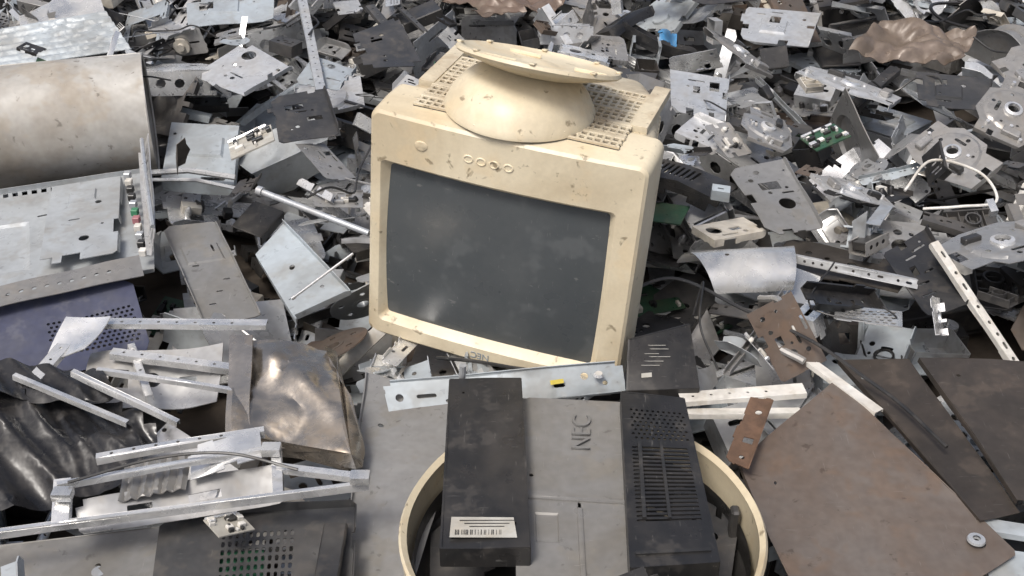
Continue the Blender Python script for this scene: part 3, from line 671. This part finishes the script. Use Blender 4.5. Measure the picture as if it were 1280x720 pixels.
# ---- grey back plate
C=[(.000,-.275,.108),(.172,-.285,.104),(.162,-.67,.090),(.005,-.66,.092)];w,h=qsize(C);t=MB()
hs=[circ(-.06,.03,.003,8),circ(.065,.17,.003,8),slot(.0,-.02,.004,.012)]
t.add(patch(C,[(-w/2,-h/2),(w/2,-h/2),(w/2,h/2-.006),(w/2-.012,h/2),(-w/2+.03,h/2),(-w/2+.02,h/2-.006),(-w/2,h/2-.006)],hs,[((0,h/2-.004),(1,0),rad(-70))],[(rect(0,-.01,w*1.05,.006),.002),(rect(-.0,-.105,.006,.17),.002),(rect(-.042,-.06,.03,.05),-.002)],dent=.0025,step=.012),0,None,.5)
V,F=lathe([(.005,.0),(.009,.0),(.009,.002),(.005,.002)],18,True);t.add((V,F),0,Matrix.Translation((.045,-.44,.1)),.5)
bp_=t.done('back_plate',[DIRTYG]);foot(C)
text('embossed_lettering','NEC',.036,.0014,DIRTYG,Matrix.Translation((.094,-.355,.1062))@Matrix.Rotation(rad(2.3),4,'X')@Matrix.Rotation(rad(86),4,'Z'),bp_)
# ---- black panel with label
def shell(t,C,fl,hs=(),m=0,r_=.4,dent=.0015,step=.015):
    w,h=qsize(C)
    t.add(patch(C,rect(0,0,w,h),hs,[],dent=dent,step=step,th=.002),m,None,r_)
    Cv=[Vector(c_) for c_ in C];dn=Vector((0,0,-fl))
    for i in range(4):
        a,b=Cv[i],Cv[(i+1)%4];q=.0012
        t.add(patch([a+Vector((0,0,q)),b+Vector((0,0,q)),b+dn,a+dn],th=.0026,step=.03),m,None,r_)
t=MB();C=[(-.086,-.272,.132),(.012,-.272,.134),(.021,-.592,.122),(-.084,-.590,.120)]
shell(t,C,.028,[circ(-.03,.13,.002,8),circ(.035,-.12,.002,8)],dent=.003,r_=.3)
Cl=[(-.073,-.543,.1266),(.002,-.545,.1276),(.006,-.578,.1262),(-.074,-.576,.1248)]
t.add(patch(Cl,th=.0006,step=.03),1)
for q in range(34):
    x=-.069+q*.0018
    if R.random()<.6: t.add(box((x,-.569,.12655),(U(.0004,.0011),.008,.0006)),2)
for q in range(3): t.add(box((-.03,-.550-q*.005,.1277-q*.0002),(.066-q*.012,.0010,.0005)),2)
t.add(tube([(-.07,-.262,.125),(-.068,-.262,.150)],.005,10),3)
t.done('black_panel',[BLACK,LABEL,BLACK,STEEL]);foot(C)
# ---- black vent cover
C=[(.150,-.300,.132),(.233,-.318,.134),(.240,-.614,.122),(.137,-.623,.122)];w,h=qsize(C)
hs=[circ(-w/2+.013+i*.0078+(j%2)*.0039,h/2-.035-j*.0078,.0023,6) for i in range(10) for j in range(8)]
hs+=[slot(-.0,h/2-.108-j*.0072,w*.80,.0034) for j in range(19)]
t=MB();shell(t,C,.03,hs,step=.02,r_=.2)
t.add(patch([(.163,-.405,.130),(.168,-.405,.130),(.162,-.545,.1262),(.157,-.545,.1262)],th=.004),0)
t.add(patch([(.191,-.405,.1305),(.195,-.405,.1305),(.192,-.545,.1265),(.188,-.545,.1265)],th=.003),0)
t.add(patch([(.144,-.60,.1245),(.232,-.594,.1245),(.233,-.599,.1245),(.144,-.605,.1245)],th=.003),0)
t.done('black_vent_cover',[BLACK]);foot(C)
# ---- brown panel
C=[(.31,-.335,.035),(.485,-.165,.055),(.655,-.49,.02),(.36,-.68,.0)];w,h=qsize(C)
t=MB();t.add(patch(C,[(-w/2+.02,-h/2),(w/2-.01,-h/2),(w/2,-h/2+.015),(w/2,h/2-.012),(w/2-.01,h/2),(-w/2+.0,h/2)],[circ(w*.39,-h*.4,.006,12),circ(-w*.3,h*.3,.003,8)],[((-w/2+.008,0),(0,1),rad(-85)),((w/2-.006,0),(0,-1),rad(-85))],dent=.006,step=.02,dsc=6),0,None,.4)
V,F=lathe([(.004,.0),(.012,.001),(.011,.004),(.005,.005)],20);t.add((V,F),1,Matrix.Translation((.60,-.478,.026)))
t.done('brown_steel_panel',[BROWN,STEEL]);foot(C);BIG.append([(.30,-.85),(.78,-.85),(.72,-.50),(.33,-.55)])
# ---- dark panels right
for C,rr_ in (([(.490,-.10,.05),(.60,-.118,.065),(.672,-.43,.03),(.610,-.445,.03)],.1),([(.605,-.125,.075),(.83,-.15,.08),(.90,-.47,.04),(.668,-.45,.04)],.95)):
    w,h=qsize(C);t=MB();t.add(patch(C,outline(w,h,.1),[circ(-w*.3,h*.35,.003,8)],[((-w/2+.008,0),(0,1),rad(-85)),((0,h/2-.008),(1,0),rad(-85))],dent=.004,step=.02),0,None,rr_)
    t.done('dark_steel_panel',[DARKBR]);foot(C)
t=MB();bar(t,(.25,-.185,.035),(.44,-.165,.038),.04,.008,r_=.5);bar(t,(.26,-.20,.02),(.43,-.195,.02),.03,.008,hole=False,r_=.2);t.done('white_steel_strip',[WHITE]);foot([(.25,-.21),(.44,-.21),(.44,-.15),(.25,-.16)])
t=MB();bar(t,(.58,-.43,.022),(.72,-.47,.024),.04,.008,hole=False);t.add(patch([(.60,-.47,.01),(.70,-.49,.01),(.72,-.66,.0),(.62,-.66,.0)],dent=.003),0,None,.4);bar(t,(.66,-.51,.02),(.70,-.60,.02),.03);t.done('light_steel_sheet',[BLUEG])
t=MB();bar(t,(.45,-.12,.06),(.53,-.24,.055),.028,.006,hole=False,r_=.3);t.done('white_steel_strip',[WHITE])
# ---- dark labelled drive box
C=[(.178,-.105,.085),(.276,-.055,.08),(.279,-.174,.045),(.172,-.175,.04)];t=MB();shell(t,C,.03,(),0,.3,.001)
f=bil([Vector(c_)+Vector((0,-.001,.002)) for c_ in C],1,1)
for q in range(6):
    a=Vector(f((-.3,.28-q*.07,.0)));b=Vector(f((.05+U(-.1,.15),.28-q*.07,0)));t.add(box((a+b)/2,((b-a).length,.0006,.0008)),1)
t.add(patch([f((-.3,-.2,0)),f((-.15,-.2,0)),f((-.15,-.28,0)),f((-.3,-.28,0))],th=.0006),1)
t.done('drive_box',[BLACK,LABEL]);foot(C)
# ---- rusty bracket
C=[(.345,-.228,.07),(.383,-.234,.07),(.325,-.372,.055),(.292,-.35,.055)];w,h=qsize(C);t=MB()
t.add(patch(C,outline(w,h,.7),[circ(0,.04,.005,10),rect(0,-.02,.014,.012),circ(0,-.055,.004,8)],[((w/2-.006,0),(0,-1),rad(80))],dent=.005,step=.01));t.done('rusty_bracket',[RUST]);foot(C)
# ---- curved shield
t=MB();V,F=make_sheet([(-.075,-.1),(.075,-.06),(.075,.07),(-.06,.1)],[circ(.0,-.03,.004,10)],[],[],dent=.004,curl=-.055,step=.009)
t.add((V,F),0,Matrix.Translation((.385,.105,.115))@Matrix.Rotation(rad(-84),4,'Z'),.9)
t.add(patch([(.44,.15,.075),(.52,.12,.06),(.50,.05,.045),(.42,.06,.06)],None,[circ(.02,0,.004,8)],[],dent=.004),0,None,.9)
t.done('curved_metal_shield',[BRIGHT]);foot([(.29,.18),(.50,.16),(.50,.04),(.30,.04)])
# ---- brown sheets
C=[(.739,.924,.14),(.856,1.075,.17),(1.05,1.01,.16),(.985,.90,.12)];t=MB()
t.add(patch(C,outline(*qsize(C),.3),bump=lambda x,y:.03*noise.noise(Vector((x*12,y*12,2)))+.03*abs(noise.noise(Vector((x*25,y*25,5)))),step=.007),0,None,.9);t.done('brown_plastic_sheet',[CLOTH]);foot(C)
C=[(-.20,1.38,.13),(.10,1.46,.16),(.14,1.24,.14),(-.06,1.22,.12)];t=MB()
t.add(patch(C,outline(*qsize(C),.3),bump=lambda x,y:.03*noise.noise(Vector((x*10,y*10,9)))+.02*abs(noise.noise(Vector((x*25,y*25,6)))),step=.008),0,None,.1);t.done('brown_plastic_sheet',[CLOTH]);foot(C)
# ---- blue wrap, yellow tag
t=MB();t.add(patch([(.34,1.08,.14),(.385,1.10,.14),(.38,1.05,.12),(.34,1.05,.12)],outline(.05,.04,.5),bump=lambda x,y:.03*noise.noise(Vector((x*25,y*25,9))),step=.006));t.done('blue_plastic_wrap',[BLUE]);foot([(.32,1.04),(.39,1.04),(.39,1.11),(.32,1.11)])
t=MB();t.add(patch([(.465,1.38,.16),(.495,1.40,.17),(.50,1.33,.14),(.46,1.33,.14)],outline(.04,.06,.3),dent=.01,step=.01));t.done('yellow_tag',[YELLOW])
# ---- ribbed panel, top left corner
C=[(-1.3,1.10,.12),(-.97,1.19,.15),(-.88,1.06,.10),(-1.18,.95,.09)];t=MB()
t.add(patch(C,None,[],bump=lambda x,y:.004*math.sin(y*260),step=.006),0,None,.6)
t.add(patch([(-1.2,1.24,.12),(-1.02,1.30,.17),(-.98,1.22,.13),(-1.16,1.14,.11)],dent=.01),1,None,.9);t.done('ribbed_metal_cover',[BLUEG,BRIGHT]);foot(C)
# ---- fan-ribbed curved cover top right
t=MB();V=[];F=[];n=40;m=18
for i in range(n+1):
    a=rad(200+i*100/n)
    for j in range(m+1):
        rr=.10+.12*j/m;z=.20+.05*math.sin(j/m*1.6)-.008*(j%3==0)
        V.append((.92+rr*math.cos(a)*1.1,1.30+rr*math.sin(a),z+.03*i/n))
for i in range(n):
    for j in range(m): a=i*(m+1)+j;F.append((a,a+m+1,a+m+2,a+1))
t.add(solidify(V,tris(F),.002),0,None,.8);t.done('ribbed_fan_cover',[STEEL]);foot([(.70,1.3),(.78,1.08),(1.05,1.08),(1.12,1.3)])
t=MB();V,F=make_sheet(rect(0,0,.30,.075),[],[((0,.02),(1,0),rad(40)),((0,-.02),(-1,0),rad(40))],dent=.004,curl=-.12,step=.01);t.add((V,F),0,Matrix.Translation((1.13,1.0,.16))@Matrix.Rotation(rad(-65),4,'Z'),.8);t.done('curved_duct',[STEEL])
# ---- mechanism plates
def mech(x,y,z,r,rx,ry,rz,name='drive_mechanism'):
    t=MB();hs=[circ(0,0,r*.2,24)]+[circ(r*.7*math.cos(a),r*.7*math.sin(a),r*U(.05,.09),10) for a in (.4,1.5,2.9,3.7,5.2)]+[rect(r*1.35,0,r*.3,r*.5),slot(-r*.1,r*.5,r*.5,r*.12),rect(-r*1.3,r*.3,r*.25,r*.2)]
    O=[(-r*1.5,-r*.7),(-r*.7,-r*1.05),(r*.5,-r*1.05),(r*1.6,-r*.7),(r*1.75,-r*.5),(r*1.75,r*.5),(r*1.6,r*.75),(r*.8,r*.7),(r*.6,r*1.0),(-r*.5,r*1.1),(-r*.9,r*.8),(-r*1.55,r*.8)]
    M=Matrix.Translation((x,y,z))@Matrix.Rotation(rz,4,'Z')@Matrix.Rotation(rx,4,'X')@Matrix.Rotation(ry,4,'Y')
    t.add(make_sheet(O,hs,[((r*1.5,0),(0,-1),rad(-90)),((-r*1.4,0),(0,1),rad(-90))],[(circ(0,0,r*.95,30),.004)],dent=.002,step=.012),0,M,U(.3,1))
    t.add(lathe([(r*.2,.004),(r*.32,.004),(r*.30,.009),(r*.2,.011)],28,True),1,M,.6)
    for q in range(5):
        t.add(lathe([(0,.008),(r*.06,.008),(r*.07,0)],10),1,M@Matrix.Translation((U(-1.3,1.3)*r,U(-.7,.7)*r,.0)))
    t.add(box((r*.6,-r*.45,.008),(r*.5,r*.25,.012),.002),2,M);t.add(box((-r*1.0,-r*.3,.006),(r*.3,r*.6,.012),.002),0,M,.3)
    t.done(name,[STEEL,BRIGHT,BLACK])
for a_ in ((.70,.73,.15,.07,12,-8,150),(.81,.11,.13,.065,8,5,200),(.50,.56,.13,.05,20,0,80),(.62,.34,.11,.05,-5,20,10),(.99,.60,.15,.06,15,-20,60),(.83,.45,.13,.055,25,10,-60),(1.15,.85,.15,.07,15,-10,20),(.50,.92,.15,.06,30,-10,120)):
    mech(*a_[:4],rad(a_[4]),rad(a_[5]),rad(a_[6]));BIG.append(circ(a_[0],a_[1],a_[3]*.9,10))
# ---- loose cables
def cable(K,r,m,r_=.3,name='loose_cable'):
    t=MB();t.add(tube(spline(K,10),r,8),0,None,r_);t.done(name,[m])
cable([(.18,-.02,.12),(.26,.0,.13),(.36,-.06,.11),(.45,-.13,.10),(.52,-.19,.075),(.56,-.24,.065),(.60,-.33,.06)],.0028,BLACK)
cable([(.28,-.06,.10),(.30,-.01,.13),(.285,-.1,.11),(.31,-.15,.06)],.0018,BLACK)
cable([(.70,.30,.13),(.76,.36,.16),(.84,.33,.15),(.85,.26,.13),(.78,.24,.13),(.72,.25,.12)],.0026,WHITE)
cable([(.40,.02,.08),(.42,-.04,.11),(.40,-.10,.08),(.44,-.14,.07)],.006,STEEL)
for q in range(14):
    x,y=(U(.35,1.3),U(.2,1.5)) if q<10 else (U(-.9,-.2),U(.4,1.4))
    K=[];a=U(0,6)
    for s in range(6): K.append((x,y,.13+hill(x,y)+U(-.02,.03)));a+=U(-1.1,1.1);x+=.05*math.cos(a);y+=.05*math.sin(a)
    cable(K,U(.0015,.003),BLACK,U(0,1))
# ---------------------------------------------------------------- scrap pile
wt=[t_[3] for t_ in TM]
kinds={'metal':([0,1,2,3,4,7,6],[.49,.11,.15,.14,.035,.035,.04]),'plastic':([6,7,3,14,4],[.68,.20,.10,.0,.02]),'cable':([6,7,0,12],[.78,.10,.11,.01]),'fixed':([0],[1])}
AV=[];AT=[];AM=[];AR=[];base=0
def put(ti,loc,M3,sc):
    global base
    V,T,Mi,_,kd=TM[ti]
    A=np.array(M3)*sc;VV=V@A.T+np.array(loc)
    mi=R.choices(*kinds[kd])[0]
    AV.append(VV);AT.append(T+base);AM.append(np.where(Mi<0,mi,Mi));AR.append(np.full(len(T),R.random()));base+=len(V)
def tilt(s,steep):
    a=U(0,2*math.pi);tl=rad(R.gauss(0,s)) if R.random()>steep else rad(U(50,95))
    return Matrix.Rotation(tl,3,Vector((math.cos(a),math.sin(a),0)))@Matrix.Rotation(U(0,2*math.pi),3,'Z')@Matrix.Rotation(math.pi*R.randint(0,1),3,'X')
def scatter(n,x0,x1,y0,y1,z0,z1,sc0,sc1,s,steep,mar,skip,lo=0,hi=NB):
    for _ in range(n):
        x=U(x0,x1);y=U(y0,y1)
        z=U(z0,z1)+hill(x,y)
        if skip and inside(x,y,mar): continue
        ti=R.choices(range(lo,hi),wt[lo:hi])[0];put(ti,(x,y,z),tilt(s,steep),U(sc0,sc1))
scatter(1000,-1.9,1.9,-.9,2.3,-.15,-.085,1.3,1.9,14,0,0,False)
scatter(1100,-1.9,1.9,-.9,2.3,-.07,.0,1.1,1.7,24,.08,.01,True)
scatter(460,-1.9,1.9,-.9,2.3,.01,.11,.85,1.25,20,.10,.09,True,NB,len(TM))
scatter(1250,-1.9,1.9,-.9,2.3,.0,.11,.9,1.5,27,.16,.045,True)
scatter(1200,-1.9,1.9,-.9,2.3,.05,.14,.45,.95,36,.2,.03,True)
scatter(500,-3.3,3.3,-1.5,4.0,-.14,.02,1.3,2.2,25,.05,.15,True)
V=np.vstack(AV).astype(np.float32);T=np.vstack(AT).astype(np.int32);Mi=np.concatenate(AM).astype(np.int32);Rn=np.concatenate(AR).astype(np.float32)
me=bpy.data.meshes.new('scrap_metal_pile');me.vertices.add(len(V));me.vertices.foreach_set('co',V.ravel())
me.loops.add(T.size);me.loops.foreach_set('vertex_index',T.ravel());me.polygons.add(len(T));me.polygons.foreach_set('loop_start',np.arange(0,T.size,3,dtype=np.int32))
for m_ in PM: me.materials.append(m_)
me.polygons.foreach_set('material_index',Mi);me.update(calc_edges=True)
a=me.attributes.new('rnd','FLOAT','FACE');a.data.foreach_set('value',Rn)
me.polygons.foreach_set('use_smooth',np.ones(len(T),dtype=bool));me.set_sharp_from_angle(angle=rad(32))
po=bpy.data.objects.new('scrap_metal_pile',me);S.collection.objects.link(po)
